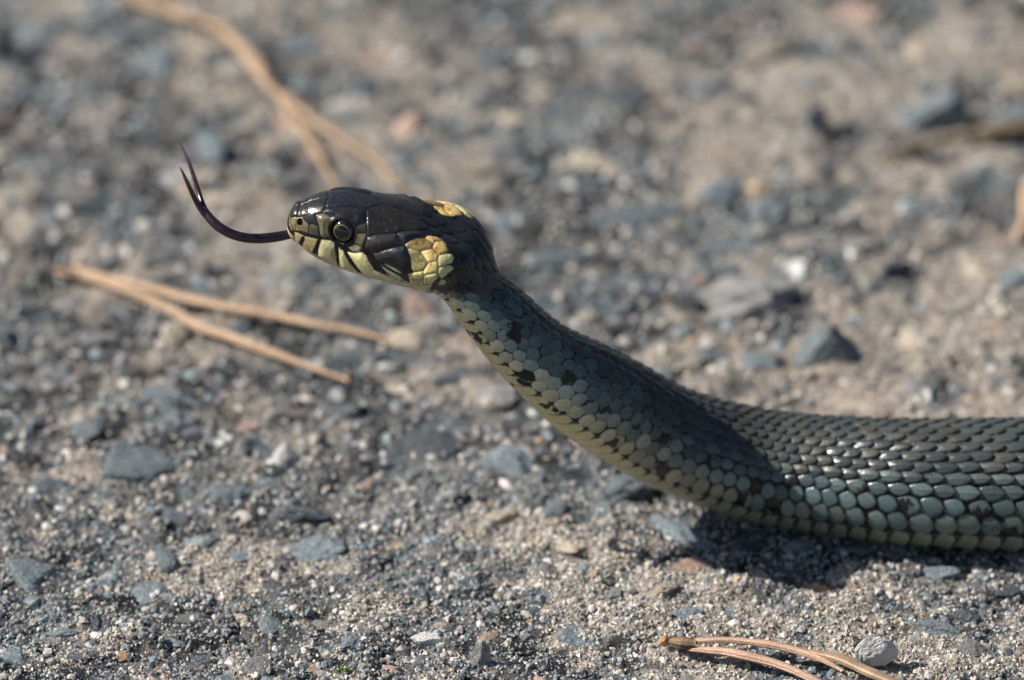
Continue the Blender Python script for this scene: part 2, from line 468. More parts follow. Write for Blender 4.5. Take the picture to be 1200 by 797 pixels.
def rock(sub, seed, planes=13, flat=0.75, chip=0.06, cuts=None):
    """an angular stone: a ball cut by random planes, chipped"""
    r = np.random.default_rng(seed)
    V, Fc = ico(sub)
    n = r.normal(size=(planes, 3))
    n /= np.linalg.norm(n, axis=1)[:, None]
    d = r.uniform(0.55, 0.95, planes)
    if cuts is not None:
        c_ = np.array(cuts, float)
        n, d = c_[:, :3] / np.linalg.norm(c_[:, :3], axis=1)[:, None], c_[:, 3]
    dot = V @ n.T
    rad = np.where(dot > 0.05, d[None] / np.maximum(dot, 0.05), 9.0)
    k = 34.0
    rr = -np.log(np.exp(-k * np.minimum(rad, 1.6)).sum(1) + np.exp(-k * 1.15)) / k
    rr = rr * (1 + chip * (fbm(V[:, 0] * 3 + 7 * seed, V[:, 1] * 3 + V[:, 2] * 2.3, seed, 3) - 0.5) * 2 + chip * 0.6 * (noise(V[:, 0] * 9 + seed, V[:, 1] * 9 + V[:, 2] * 7, seed + 5) - 0.5))
    P = V * rr[:, None] * np.array([1.0, 0.8, flat])
    return P / np.abs(P[:, :2]).max(), Fc

PAL = np.array([[.40, .36, .30], [.50, .47, .42], [.40, .38, .35], [.26, .25, .24], [.38, .29, .18], [.54, .53, .50], [.13, .145, .16], [.30, .21, .16], [.19, .235, .26]])
PSAND = np.array([.24, .21, .17, .09, .06, .13, .05, .02, .03])
PASPH = np.array([.08, .06, .10, .20, .01, .07, .24, .01, .23])
def scatter(n, xr, yr, smin, smax, mode, name, sub=0, nvar=24, sunk=0.25, by_frame=True):
    x, y = rng.uniform(*xr, n), rng.uniform(*yr, n)
    sd = sst(0.38, 0.66, sand_amount(x, y))
    keep = rng.uniform(0, 1, n) < (0.45 + 0.55 * sd if mode == 'sand' else 0.85 - 0.5 * sd)
    x, y, sd = x[keep], y[keep], sd[keep]
    n = len(x)
    size = smin * (smax / smin) ** (rng.uniform(0, 1, n) ** 1.9)
    if sub < 0:     # small grains: jittered eight-sided crumbs
        o8 = np.array([(1, 0, 0), (-1, 0, 0), (0, 1, 0), (0, -1, 0), (0, 0, 1), (0, 0, -1)], float)
        Fc = np.array([(0, 2, 4), (2, 1, 4), (1, 3, 4), (3, 0, 4), (2, 0, 5), (1, 2, 5), (3, 1, 5), (0, 3, 5)])
        VV = np.stack([(o8 + rng.normal(0, 0.28, (6, 3))) * np.array([1, .85, .75]) for _ in range(nvar)])
    else:
        var = [rock(sub, 900 + i, 9, 0.8, 0.1) for i in range(nvar)]
        Fc = var[0][1]
        VV = np.stack([v[0] for v in var])
    pick = rng.integers(0, nvar, n)
    a = rng.uniform(0, 2 * math.pi, n)
    P = VV[pick] * size[:, None, None] * rng.uniform(0.75, 1.25, (n, 1, 3)) * 0.5
    ca_, sa_ = np.cos(a)[:, None], np.sin(a)[:, None]
    X = P[..., 0] * ca_ - P[..., 1] * sa_ + x[:, None]
    Y = P[..., 0] * sa_ + P[..., 1] * ca_ + y[:, None]
    Z = P[..., 2] + (ground_z(x, y) + size * (0.25 - sunk))[:, None]
    pal = PAL[np.where(rng.uniform(0, 1, n) < sd, rng.choice(9, n, p=PSAND), rng.choice(9, n, p=PASPH))]
    pal = pal * rng.uniform(0.65, 1.2, (n, 1)) * rng.uniform(0.95, 1.05, (n, 3))
    nv = VV.shape[1]
    Fa = (Fc[None] + (np.arange(n) * nv)[:, None, None]).reshape(-1, 3)
    o = mesh_np(name, np.stack([X, Y, Z], -1).reshape(-1, 3), Fa, grain_mat, ground, smooth=False, cols=np.repeat(pal, nv, 0))
    o["kind"] = "stuff"
    return o

grain_mat, nt, p = material("mineral_grain")
ca = N(nt, "ShaderNodeAttribute", attribute_name="Col")
n1 = obj_noise(nt, 2600, 2, 0.6)
r1 = ramp(nt, n1.outputs[0], [(0.3, (0.7, 0.7, 0.7)), (0.7, (1.3, 1.28, 1.24))])
nt.links.new(mix(nt, 1.0, ca.outputs["Color"], r1.outputs[0], 'MULTIPLY'), p.inputs["Base Color"])
p.inputs["Roughness"].default_value = 0.5
p.inputs["Specular IOR Level"].default_value = 0.5
nt.links.new(bump(nt, n1.outputs[0], 0.0002, 0.5).outputs[0], p.inputs["Normal"])

scatter(92000, (-92, 92), (-24, 50), 0.3, 1.0, 'sand', "sand_grains", -1, 60)
scatter(9000, (-92, 92), (-24, 50), 0.6, 1.3, 'sand', "coarse_sand")
scatter(30000, (-112, 112), (48, 215), 0.5, 1.5, 'sand', "sand_grains", -1, 60)
scatter(1300, (-104, 104), (-26, 66), 1.4, 3.4, 'grit', "gravel", 1, 30, 0.47)
scatter(2000, (-120, 120), (60, 222), 1.6, 4.6, 'grit', "gravel", 1, 30, 0.47)
for xr_, yr_, n_ in (((-420, -114), (-260, 460), 9000), ((114, 420), (-260, 460), 9000), ((-116, 116), (-260, -26), 3400), ((-116, 116), (214, 460), 3800)):
    scatter(n_, xr_, yr_, 1.6, 6.0, 'grit', "gravel", -1, 40, 0.2)
scatter(9000, (-100, 100), (-24, 60), 0.5, 1.7, 'grit', "asphalt_grit")
scatter(8000, (-116, 116), (58, 218), 0.7, 2.2, 'grit', "asphalt_grit")

# ---------------------------------------------------------------- stones set in the asphalt
def stone_mat(name, dark, light, vein, rough=0.65, scale=160):
    m, nt, p = material(name)
    oi = N(nt, "ShaderNodeObjectInfo")
    geo = N(nt, "ShaderNodeNewGeometry")
    n1 = N(nt, "ShaderNodeTexNoise", Scale=scale * 3.0, Detail=5, Roughness=0.7)
    n2 = N(nt, "ShaderNodeTexNoise", Scale=scale * 12, Detail=4, Roughness=0.7)
    nt.links.new(geo.outputs["Position"], n1.inputs["Vector"])
    nt.links.new(geo.outputs["Position"], n2.inputs["Vector"])
    c = ramp(nt, n1.outputs[0], [(0.33, dark), (0.52, tuple((a + b) / 2 for a, b in zip(dark, light))), (0.66, light)])
    v = ramp(nt, n2.outputs[0], [(0.54, (0, 0, 0)), (0.66, (1, 1, 1))])
    c2 = mix(nt, v.outputs[0], c.outputs[0], vein)
    h = N(nt, "ShaderNodeHueSaturation")
    mr = N(nt, "ShaderNodeMapRange")
    mr.inputs[3].default_value, mr.inputs[4].default_value = 0.7, 1.3
    nt.links.new(oi.outputs["Random"], mr.inputs[0])
    nt.links.new(mr.outputs[0], h.inputs["Value"])
    nt.links.new(c2, h.inputs["Color"])
    nt.links.new(h.outputs[0], p.inputs["Base Color"])
    p.inputs["Roughness"].default_value = rough
    nt.links.new(bump(nt, n2.outputs[0], 0.0006, 1.0).outputs[0], p.inputs["Normal"])
    return m

SM = {
    'blue': stone_mat("blue_grey_basalt", (.10, .125, .14), (.20, .245, .265), (.34, .36, .36)),
    'dark': stone_mat("dark_slate", (.05, .062, .072), (.12, .14, .155), (.2, .21, .22)),
    'grey': stone_mat("grey_granite", (.16, .158, .16), (.33, .32, .31), (.44, .42, .40), scale=300),
    'slate': stone_mat("blue_slate", (.12, .145, .155), (.21, .245, .26), (.33, .35, .35)),
    'pale': stone_mat("pale_speckled_granite", (.17, .165, .165), (.40, .39, .38), (.50, .49, .47), scale=260),
    'beige': stone_mat("beige_sandstone", (.30, .25, .19), (.46, .40, .32), (.54, .48, .40)),
    'white': stone_mat("white_quartz", (.48, .47, .45), (.64, .63, .60), (.56, .52, .46), 0.4),
    'tan': stone_mat("orange_feldspar", (.34, .20, .10), (.48, .32, .18), (.40, .3, .2)),
    'pink': stone_mat("pink_gravel", (.34, .22, .17), (.46, .33, .27), (.4, .3, .26)),
}
def stone_mesh(seed, sub, flat, planes=13, chip=0.07, cuts=None):
    V, Fc = rock(sub, seed, planes, flat, chip, cuts)
    me = bpy.data.meshes.new("stone")
    me.from_pydata([tuple(v * MM) for v in V], [], [tuple(int(i) for i in f) for f in Fc])
    me.polygons.foreach_set("use_smooth", np.full(len(me.polygons), False))
    me.materials.append(SM['grey'])
    return me

STONES = [stone_mesh(40 + i, 3, 0.5 + 0.1 * (i % 4), 8 + i % 5, 0.16) for i in range(14)]
def put_stone(name, me, px, py, wpx, hpx, kind, rot, rise=0.25, tilt=(0, 0), parent=None, thick=None):
    """wpx, hpx: its size in the photo; the stone stands on the ground at that place"""
    g = on_ground(px, py)
    f = -((g - CAMPOS) @ BACK) / DIST
    rx = wpx * K * f / 2
    th = thick if thick else 0.32 * rx
    ry = max(0.45 * rx, (hpx * K * f / 2 - 0.85 * th * 0.5) / math.sin(PITCH))
    o = bpy.data.objects.new(name, me)
    o.location = (g[0] * MM, g[1] * MM, (z_at(g[0], g[1]) + th * (2 * rise - 0.5)) * MM)
    o.scale = (rx, ry, th / 0.6)
    o.rotation_euler = (tilt[0], tilt[1], 0)
    o.rotation_euler.z = rot
    link(o, parent)
    o.material_slots[0].link = 'OBJECT'
    o.material_slots[0].material = SM[kind]
    return o

TRACED = [  # stones bedded in the surface: column, row, width, height, kind, lift
    (160, 545, 105, 58, 'blue', .2), (262, 575, 85, 40, 'blue', .2), (375, 640, 78, 56, 'blue', .25), (42, 668, 88, 70, 'blue', .2), (70, 740, 50, 26, 'blue', .2),
    (600, 538, 130, 40, 'blue', .2), (735, 572, 92, 44, 'blue', .3), (500, 520, 120, 60, 'dark', .05), (215, 470, 110, 34, 'blue', .1), (205, 605, 36, 26, 'dark', .35),
    (110, 560, 30, 18, 'beige', .3), (592, 605, 60, 30, 'beige', .1), (505, 610, 46, 22, 'grey', .2), (660, 640, 66, 36, 'beige', .1), (467, 635, 20, 18, 'tan', .2),
    (425, 566, 30, 14, 'pink', .2), (470, 575, 26, 16, 'white', .2), (555, 515, 40, 16, 'grey', .3), (590, 668, 36, 18, 'dark', .3), (640, 668, 34, 24, 'grey', .2),
    (715, 693, 28, 26, 'grey', .4), (645, 716, 22, 14, 'pink', .2), (460, 665, 46, 26, 'grey', .15), (540, 676, 40, 14, 'white', .1), (530, 732, 46, 16, 'dark', .2),
    (615, 745, 34, 16, 'grey', .2), (460, 720, 22, 14, 'white', .3), (430, 757, 10, 10, 'white', .4), (220, 722, 40, 16, 'grey', .35), (140, 767, 22, 18, 'tan', .4),
    (110, 745, 26, 18, 'white', .3), (18, 770, 50, 44, 'blue', .2), (100, 770, 60, 30, 'dark', .1), (330, 530, 22, 30, 'white', .2), (340, 600, 90, 26, 'dark', .05),
    (812, 665, 56, 30, 'pink', .15), (830, 690, 30, 14, 'white', .2), (800, 625, 110, 30, 'blue', .15), (870, 640, 50, 26, 'dark', .3), (940, 640, 44, 22, 'blue', .3),
    (1000, 640, 60, 20, 'grey', .2), (1095, 665, 90, 26, 'blue', .2), (1180, 690, 40, 20, 'dark', .3), (1130, 716, 50, 22, 'dark', .3), (960, 687, 40, 18, 'tan', .1),
    (1060, 690, 34, 14, 'grey', .3), (1090, 735, 90, 36, 'blue', .15), (1140, 760, 60, 26, 'grey', .1), (900, 715, 26, 12, 'white', .3), (860, 770, 24, 12, 'white', .2),
    (1020, 480, 110, 24, 'beige', .05), (1075, 455, 40, 26, 'grey', .3), (1170, 450, 50, 36, 'grey', .3), (1190, 330, 40, 70, 'blue', .2), (700, 470, 60, 20, 'blue', .2),
    (690, 110, 200, 70, 'dark', .0), (740, 250, 150, 50, 'blue', .0), (655, 300, 110, 44, 'blue', .05), (570, 70, 80, 50, 'dark', .05), (455, 97, 34, 26, 'dark', .4),
    (400, 118, 40, 34, 'white', .2), (190, 75, 90, 50, 'blue', .1), (690, 190, 90, 36, 'beige', .05), (200, 205, 34, 22, 'white', .2), (60, 190, 100, 40, 'blue', .05),
    (850, 180, 60, 40, 'beige', .1), (1080, 60, 60, 40, 'beige', .1), (1150, 40, 70, 40, 'grey', .1), (1080, 205, 44, 26, 'dark', .3), (930, 280, 44, 30, 'beige', .3),
    (960, 300, 40, 20, 'dark', .2), (840, 285, 70, 30, 'blue', .1), (900, 60, 80, 40, 'beige', .1), (875, 110, 50, 26, 'dark', .2), (760, 50, 80, 30, 'dark', .1),
    (250, 350, 60, 26, 'grey', .1), (110, 395, 60, 26, 'grey', .1), (560, 330, 50, 24, 'beige', .2), (470, 455, 60, 24, 'beige', .15), (330, 470, 50, 20, 'grey', .2),
    (60, 440, 70, 24, 'grey', .15), (260, 240, 70, 30, 'beige', .1), (40, 310, 60, 26, 'grey', .1), (300, 120, 60, 26, 'grey', .1), (560, 190, 60, 30, 'beige', .1),
    (545, 390, 26, 14, 'pink', .3), (685, 372, 44, 20, 'beige', .2), (770, 370, 40, 24, 'grey', .2), (180, 330, 60, 22, 'blue', .1), (500, 240, 50, 26, 'beige', .1),
]
taken = []
for i, (px, py, w, h, k, lift) in enumerate(TRACED):
    put_stone("stone", STONES[i % 14], px, py, w, h, k, rng.uniform(-0.5, 0.5) + (math.pi if i % 2 else 0), 0.0 + lift * 0.6, (rng.uniform(-.1, .1), rng.uniform(-.12, .12)), ground)
    g = on_ground(px, py)
    taken.append((g[0], g[1], w * K * 0.5))
LOOSE_SPOTS = [(970, 410, 50), (1045, 322, 30), (958, 143, 22), (1095, 135, 50), (880, 350, 60), (500, 748, 26), (565, 774, 20), (1025, 777, 30)]
for px, py, r in LOOSE_SPOTS:
    g = on_ground(px, py)
    taken.append((g[0], g[1], r * K))
kinds = ['grey', 'blue', 'beige', 'slate', 'dark', 'blue', 'slate', 'pink', 'grey', 'blue']
made = 0
while made < 300 - len(TRACED):
    px, py = rng.uniform(-60, 1260), rng.uniform(-20, 830)
    g = on_ground(px, py)
    r = rng.uniform(13, 40) * K * (0.75 if py > 600 else 1)
    if any((g[0] - a) ** 2 + ((g[1] - b) * 0.75) ** 2 < (r + c) ** 2 * 0.8 for a, b, c in taken):
        continue
    taken.append((g[0], g[1], r))
    o = put_stone("stone", STONES[rng.integers(0, 14)], px, py, 2 * r / K, 1.1 * r / K, kinds[rng.integers(0, 10)], rng.uniform(-3, 3), rng.uniform(0.0, 0.18), (rng.uniform(-.2, .2), rng.uniform(-.2, .2)), ground)
    made += 1

# ---------------------------------------------------------------- loose stones
def loose(name, label, px, py, w, h, kind, seed, thick, rot=0.0, tilt=(0, 0), planes=9, cat="stone", rise=0.4, chip=0.10, cuts=None, flat=0.6):
    me = stone_mesh(seed, 4, flat, planes, chip, cuts)
    o = put_stone(name, me, px, py, w, h, kind, rot, rise, tilt, None, thick)
    return tag(o, label, cat, "loose stones on the ground")
loose("stone", "dark blue-grey wedge-shaped stone lying on pale sand above the snake's back", 972, 424, 92, 56, 'slate', 3, 4.6, 0.0, (0, 0), 7, cuts=[(-.75, -.25, .75, .42), (.8, -.2, .7, .38), (.1, .8, .6, .45), (.05, -.85, .35, .55), (0, 0, -1, .5), (-.9, .4, -.1, .9), (.9, .4, -.1, .85)], flat=0.9)
loose("stone", "small nearly black stone on sand, between the wedge-shaped stone and the olive twig", 1047, 326, 50, 32, 'dark', 8, 3.0, 0.5, (0, -0.25), 8)
loose("stone", "small dark blue pebble standing on pale sand left of the big flat stone", 957, 150, 30, 36, 'slate', 12, 3.8, 0.3, (0, 0), 9, "pebble")
loose("stone", "big flat blue-grey stone lying against the olive twig", 1095, 140, 94, 54, 'slate', 15, 4.2, 0.35, (0.0, -0.16), 7, rise=0.5, cuts=[(-.2, -.1, 1, .5), (.9, -.3, .3, .8), (-.9, -.2, .3, .9), (0, -.9, .3, .75), (.2, .9, .2, .8), (-.6, .7, .2, .85)])
loose("stone", "large rough speckled grey stone with steep shaded right side, left of the wedge-shaped stone", 880, 356, 128, 84, 'pale', 22, 5.0, -0.2, (0.05, -0.10), 7, chip=0.24, rise=0.45, cuts=[(-.25, -.1, 1, .5), (.95, -.35, .25, .7), (.5, -.8, .3, .75), (-.8, -.5, .4, .8), (-.2, .9, .3, .8), (.3, .2, .95, .52), (.1, -.5, .9, .55)])
loose("stone", "flat white stone chip in sharp focus near the bottom of the picture", 501, 750, 44, 17, 'white', 27, 1.5, 0.0, (0, 0), 8, rise=0.42, cuts=[(-.35, -.45, 1, .42), (.3, -.2, 1, .45), (-.9, -.5, .2, .85), (.3, -.95, .15, .7), (.9, .1, .3, .8), (0, 1, .2, .8), (-.6, .8, .2, .8)])
loose("stone", "small angular pale grey stone just right of and below the white chip", 565, 776, 30, 24, 'pale', 31, 3.2, 0.0, (0, 0), 7, "pebble", rise=0.45, cuts=[(-.75, -.45, .6, .5), (.75, -.5, .35, .42), (.1, .3, 1, .55), (-.3, .9, .3, .7), (.9, .4, .2, .8), (-.2, -1, .0, .8)], flat=0.9)
loose("stone", "rounded off-white stone lying beside the bundle of reddish pine needles", 1024, 778, 58, 34, 'white', 36, 3.4, 0.2, (0, 0), 9, rise=0.5)

# ---------------------------------------------------------------- dry pine needles, twig, scraps
def needle_mat(name, base, tip, streak):
    m, nt, p = material(name)
    at1 = N(nt, "ShaderNodeAttribute", attribute_name="Col")
    n = obj_noise(nt, 3000, 4, 0.7)
    half = tuple((a + 2 * b) / 3 for a, b in zip(streak, base))
    r = ramp(nt, n.outputs[0], [(0.32, half), (0.5, base), (0.68, tip)])
    nt.links.new(mix(nt, 1.0, r.outputs[0], at1.outputs["Color"], 'MULTIPLY'), p.inputs["Base Color"])
    p.inputs["Roughness"].default_value = 0.5
    nt.links.new(bump(nt, n.outputs[0], 0.0003, 0.5).outputs[0], p.inputs["Normal"])
    return m
straw = needle_mat("dry_pine_needle", (.44, .30, .19), (.58, .42, .29), (.27, .16, .09))
straw_old = needle_mat("weathered_pine_needle", (.34, .23, .14), (.44, .31, .20), (.20, .12, .07))
straw_red = needle_mat("reddish_pine_needle", (.40, .25, .17), (.60, .43, .32), (.20, .10, .06))
sheath_m = needle_mat("needle_sheath", (.17, .10, .06), (.34, .17, .07), (.05, .035, .03))
twig_m = needle_mat("olive_twig", (.16, .115, .05), (.22, .16, .075), (.08, .055, .03))

def strand(name, pts, radii, mat, parent=None, flat=0.62, rings=60, sides=22, ridges=0.10, seed=0):
    pts = np.array(pts, float)
    t = np.concatenate([[0], np.cumsum(np.linalg.norm(np.diff(pts, axis=0), axis=1))])
    q = np.linspace(0, t[-1], rings)
    c = cubic(t, pts, q)
    T = np.gradient(c, axis=0)
    T /= np.linalg.norm(T, axis=1)[:, None]
    S = np.cross(T, [0, 0, 1.0])
    S /= np.linalg.norm(S, axis=1)[:, None] + 1e-9
    U = np.cross(S, T)
    r = np.interp(q / t[-1], np.linspace(0, 1, len(radii)), radii) * (1 + 0.35 * (fbm(q * 0.35, q * 0, 77 + seed, 3) - 0.5))
    c = c + S * (1.3 * (noise(q * 0.14, q * 0, 31 + seed) - 0.5))[:, None]
    a = np.linspace(0, 2 * math.pi, sides, endpoint=False)
    rr = 1 + ridges * np.cos(a * 7 + seed)
    V = c[:, None] + (r[:, None] * np.cos(a) * rr)[..., None] * S[:, None] + (r[:, None] * np.sin(a) * rr * flat)[..., None] * U[:, None]
    idx = np.arange(rings * sides).reshape(rings, sides)
    j = np.roll(np.arange(sides), -1)
    Fq = np.stack([idx[:-1], idx[1:], idx[1:][:, j], idx[:-1][:, j]], -1).reshape(-1, 4)
    caps = []
    for k in (0, rings - 1):
        caps.append(idx[k] if k else idx[k][::-1])
    V = V.reshape(-1, 3)
    tip = len(V)
    V = np.concatenate([V, c[:1], c[-1:]])
    f0 = np.stack([idx[0][j], idx[0], np.full(sides, tip)], -1)
    f1 = np.stack([idx[-1], idx[-1][j], np.full(sides, tip + 1)], -1)
    streak = 0.42 + 1.1 * noise(a * 3.4 + 20 * seed, a * 0 + seed, 5)
    col = np.repeat((streak[None, :] * (0.85 + 0.3 * noise(q * 0.5, q * 0, 9 + seed))[:, None]).reshape(-1, 1), 3, 1)
    col = np.concatenate([col, np.ones((2, 3)) * 0.7])
    return mesh_np(name, V, [Fq, np.concatenate([f0, f1])], mat, parent, True, cols=col)

def gpt(px, py, lift=0.8):
    g = on_ground(px, py, lift)
    g[2] = max(lift, z_at(g[0], g[1]) + lift * 0.6)
    return g

def empty_at(name, p):
    e = bpy.data.objects.new(name, None)
    e.empty_display_size = 0.005
    link(e)
    return e

e = empty_at("pine_needles", None)
tag(e, "pair of dry tan pine needles joined at one end, lying left of the snake's neck", "pine needles", "fallen pine needles")
strand("needle", [gpt(72, 318, 1.0), gpt(150, 342, 1.3), gpt(250, 388, 1.5), gpt(330, 420, 1.3), gpt(407, 447, .9)], [.55, .9, .95, .85, .3], straw, e, seed=1)
strand("needle", [gpt(78, 314, 1.2), gpt(160, 331, 1.4), gpt(260, 357, 1.5), gpt(360, 376, 1.3), gpt(462, 402, .9)], [.5, .85, .9, .8, .25], straw, e, seed=2)
strand("sheath", [gpt(60, 314, 1.0), gpt(75, 317, 1.1), gpt(92, 322, 1.2)], [.5, .85, .7], sheath_m, e, rings=16, seed=3)

e = empty_at("pine_needles", None)
tag(e, "blurred bent pair of dry tan pine needles forking behind the snake's head", "pine needles", "fallen pine needles")
strand("needle", [gpt(120, -8, 1.2), gpt(200, 14, 1.6), gpt(258, 38, 2.0), gpt(300, 84, 2.0), gpt(352, 148, 1.6), gpt(392, 225, 1.0)], [.5, .8, .85, .85, .8, .4], straw_old, e, seed=4)
strand("needle", [gpt(150, -6, 1.6), gpt(215, 14, 2.2), gpt(268, 40, 2.8), gpt(330, 112, 2.6), gpt(405, 162, 1.8), gpt(470, 222, 1.0)], [.5, .8, .85, .85, .8, .4], straw_old, e, seed=5)

e = empty_at("pine_needles", None)
tag(e, "bundle of dry reddish pine needles with orange-brown sheath in sharp focus at the bottom edge", "pine needles", "fallen pine needles")
strand("needle", [gpt(808, 758, .9), gpt(850, 764, 1.3), gpt(905, 779, 1.3), gpt(955, 800, 1.0), gpt(990, 820, .8)], [.5, .85, .8, .75, .3], straw_red, e, seed=6)
strand("needle", [gpt(808, 751, 1.3), gpt(850, 750, 1.7), gpt(905, 757, 1.7), gpt(955, 772, 1.5), gpt(985, 788, 1.2)], [.45, .6, .7, .65, .3], straw_red, e, seed=7)
strand("needle", [gpt(948, 760, 1.6), gpt(975, 769, 1.7), gpt(1010, 786, 1.5), gpt(1050, 804, 1.2), gpt(1075, 818, .9)], [.35, .85, .9, .75, .3], straw, e, seed=8)
strand("sheath", [gpt(783, 752, 1.0), gpt(796, 754, 1.3), gpt(815, 755, 1.4)], [.6, 1.2, .8], sheath_m, e, rings=18, seed=9, ridges=.25)
V, Fc = rock(2, 71, 9, .8, .2)
g = gpt(781, 751, 1.0)
mesh_np("bud_scale", V * 1.15 + g, Fc, needle_mat("bud_scale", (.40, .20, .08), (.56, .33, .14), (.16, .08, .04)), e, False, cols=np.ones((len(V), 3)))

tw = strand("twig", [gpt(1030, 180, .9), gpt(1075, 171, 1.3), gpt(1130, 162, 1.6), gpt(1200, 150, 1.8), gpt(1290, 128, 1.2)], [.35, .8, 1.0, 1.15, .9], twig_m, None, 0.9, seed=10)
tag(tw, "thin dark olive-brown twig in front of the big flat blue-grey stone", "twig")
nd = strand("pine_needle", [gpt(1192, 282, .8), gpt(1199, 262, 1.5), gpt(1204, 230, 2.0), gpt(1222, 190, 1.2)], [.5, 1.0, 1.0, .4], straw, None, seed=11)
tag(nd, "single orange-tan pine needle at the right edge below the olive twig", "pine needle", "fallen pine needles")
nd = strand("pine_needle", [gpt(-50, 150, .8), gpt(-20, 143, 1.3), gpt(14, 138, .9)], [.5, 1.2, .4], straw_red, None, seed=12)
tag(nd, "blurred pinkish end of a pine needle at the left edge", "pine needle", "fallen pine needles")
ps = loose("stone", "blurred dark stone cut off by the upper left edge", 0, 62, 40, 46, 'dark', 44, 4.0, 0.2, (0, 0), 9)
# tuft of moss
r = np.random.default_rng(3)
bl = []
fl = []
g = gpt(401, 790, 0.2)
for i in range(46):
    b = g + np.append(r.normal(0, .55, 2), 0)
    d = np.append(r.normal(0, .5, 2), 1.0)
    s = np.cross(d, r.normal(size=3)); s /= np.linalg.norm(s)
    k = len(bl)
    L = r.uniform(.4, .9)
    bl += [b - s * .09, b + s * .09, b + d * L * .6 + s * .1, b + d * L * .6 - s * .1, b + d * L + s * .0 + np.array([.1, 0, 0])]
    fl += [(k, k + 1, k + 2), (k, k + 2, k + 3), (k + 3, k + 2, k + 4)]
mm, nt, p = material("moss")
n = obj_noise(nt, 2000)
nt.links.new(ramp(nt, n.outputs[0], [(0.3, (.06, .13, .015)), (0.7, (.20, .32, .04))]).outputs[0], p.inputs["Base Color"])
p.inputs["Roughness"].default_value = 0.6
mo = mesh_np("moss", np.array(bl), np.array(fl), mm, None, False)
tag(mo, "tiny bright green tuft of moss at the bottom edge", "moss")

# ---------------------------------------------------------------- the snake
snake = bpy.data.objects.new("grass_snake", None)
snake.empty_display_size = 0.01
link(snake)
tag(snake, "dark grass snake with yellow collar patches, head raised and forked tongue out", "snake")

s_vis = np.arange(0.0, ct[25] + 4, 0.098)
s_vis = np.concatenate([[0.005, 0.02, 0.045], s_vis[1:]])
s_off = np.arange(s_vis[-1] + 0.5, ct[-1] - 1.0, 1.4)
SS = np.concatenate([s_vis, s_off])
NT = 400
TH = np.linspace(-math.pi, math.pi, NT, endpoint=False)
P0 = base(SS, TH)
def normals(P):
    du = np.gradient(P, axis=0)
    dv = np.roll(P, -1, 1) - np.roll(P, 1, 1)
    n = np.cross(du, dv)
    n /= np.linalg.norm(n, axis=-1)[..., None] + 1e-12
    c = P.mean(1, keepdims=True)
    return n * np.sign(((P - c) * n).sum(-1).mean())
NB = normals(P0)
A_ = np.abs(np.degrees(TH))[None, :] + 0 * SS[:, None]         # degrees from the back
S_ = SS[:, None] + 0 * A_
SIGN = (np.sign(TH) + (TH == 0))[None, :] + 0 * S_
Rr = np.interp(SS, sf, 0.5 * (Wf + Hf))
PITCHS = np.interp(SS, [0, 24, 40, 60, 80, 99, 112, 128, 150], [1.8, 1.9, 2.2, 2.3, 2.4, 2.7, 3.05, 3.45, 3.6])
PITCHS = np.where(SS > 150, np.maximum(0.385 * Rr, 0.8), PITCHS)
U1 = np.concatenate([[0], np.cumsum(np.diff(SS) / (0.5 * (PITCHS[1:] + PITCHS[:-1])))])
U_ = U1[:, None] + 0 * S_
rw = np.array([10.2, 10.2, 10.2, 10.2, 10.2, 10.5, 12.2, 16.2, 22.5])
edges = np.concatenate([[0], np.cumsum(rw) - rw[0] / 2])       # 0, 5, 15.6 ...
cent = np.concatenate([[0], 0.5 * (edges[1:-1] + edges[2:])])
VEN = edges[-1]
ebr = np.concatenate([edges[1:], [180]])
V_ = np.interp(A_, np.concatenate([[0], edges[1:], [180]]), np.concatenate([[0], np.arange(9) + 0.5, [12]]))
NECK = 1 - sst(48, 92, S_)
nk = np.array([20.0, 17, 16.5, 16, 15.5, 15, 14, 13])
Vn = np.interp(A_, np.concatenate([[VEN - nk.sum()], (VEN - np.cumsum(nk))[-2::-1], [VEN, 180]]), np.concatenate([[0.5], np.arange(1.5, 8.5), [8.5, 12]]))
V_ = V_ * (1 - NECK) + Vn * NECK
ROWW = np.interp(V_, np.arange(9), rw) * (1 - NECK) + 16 * NECK
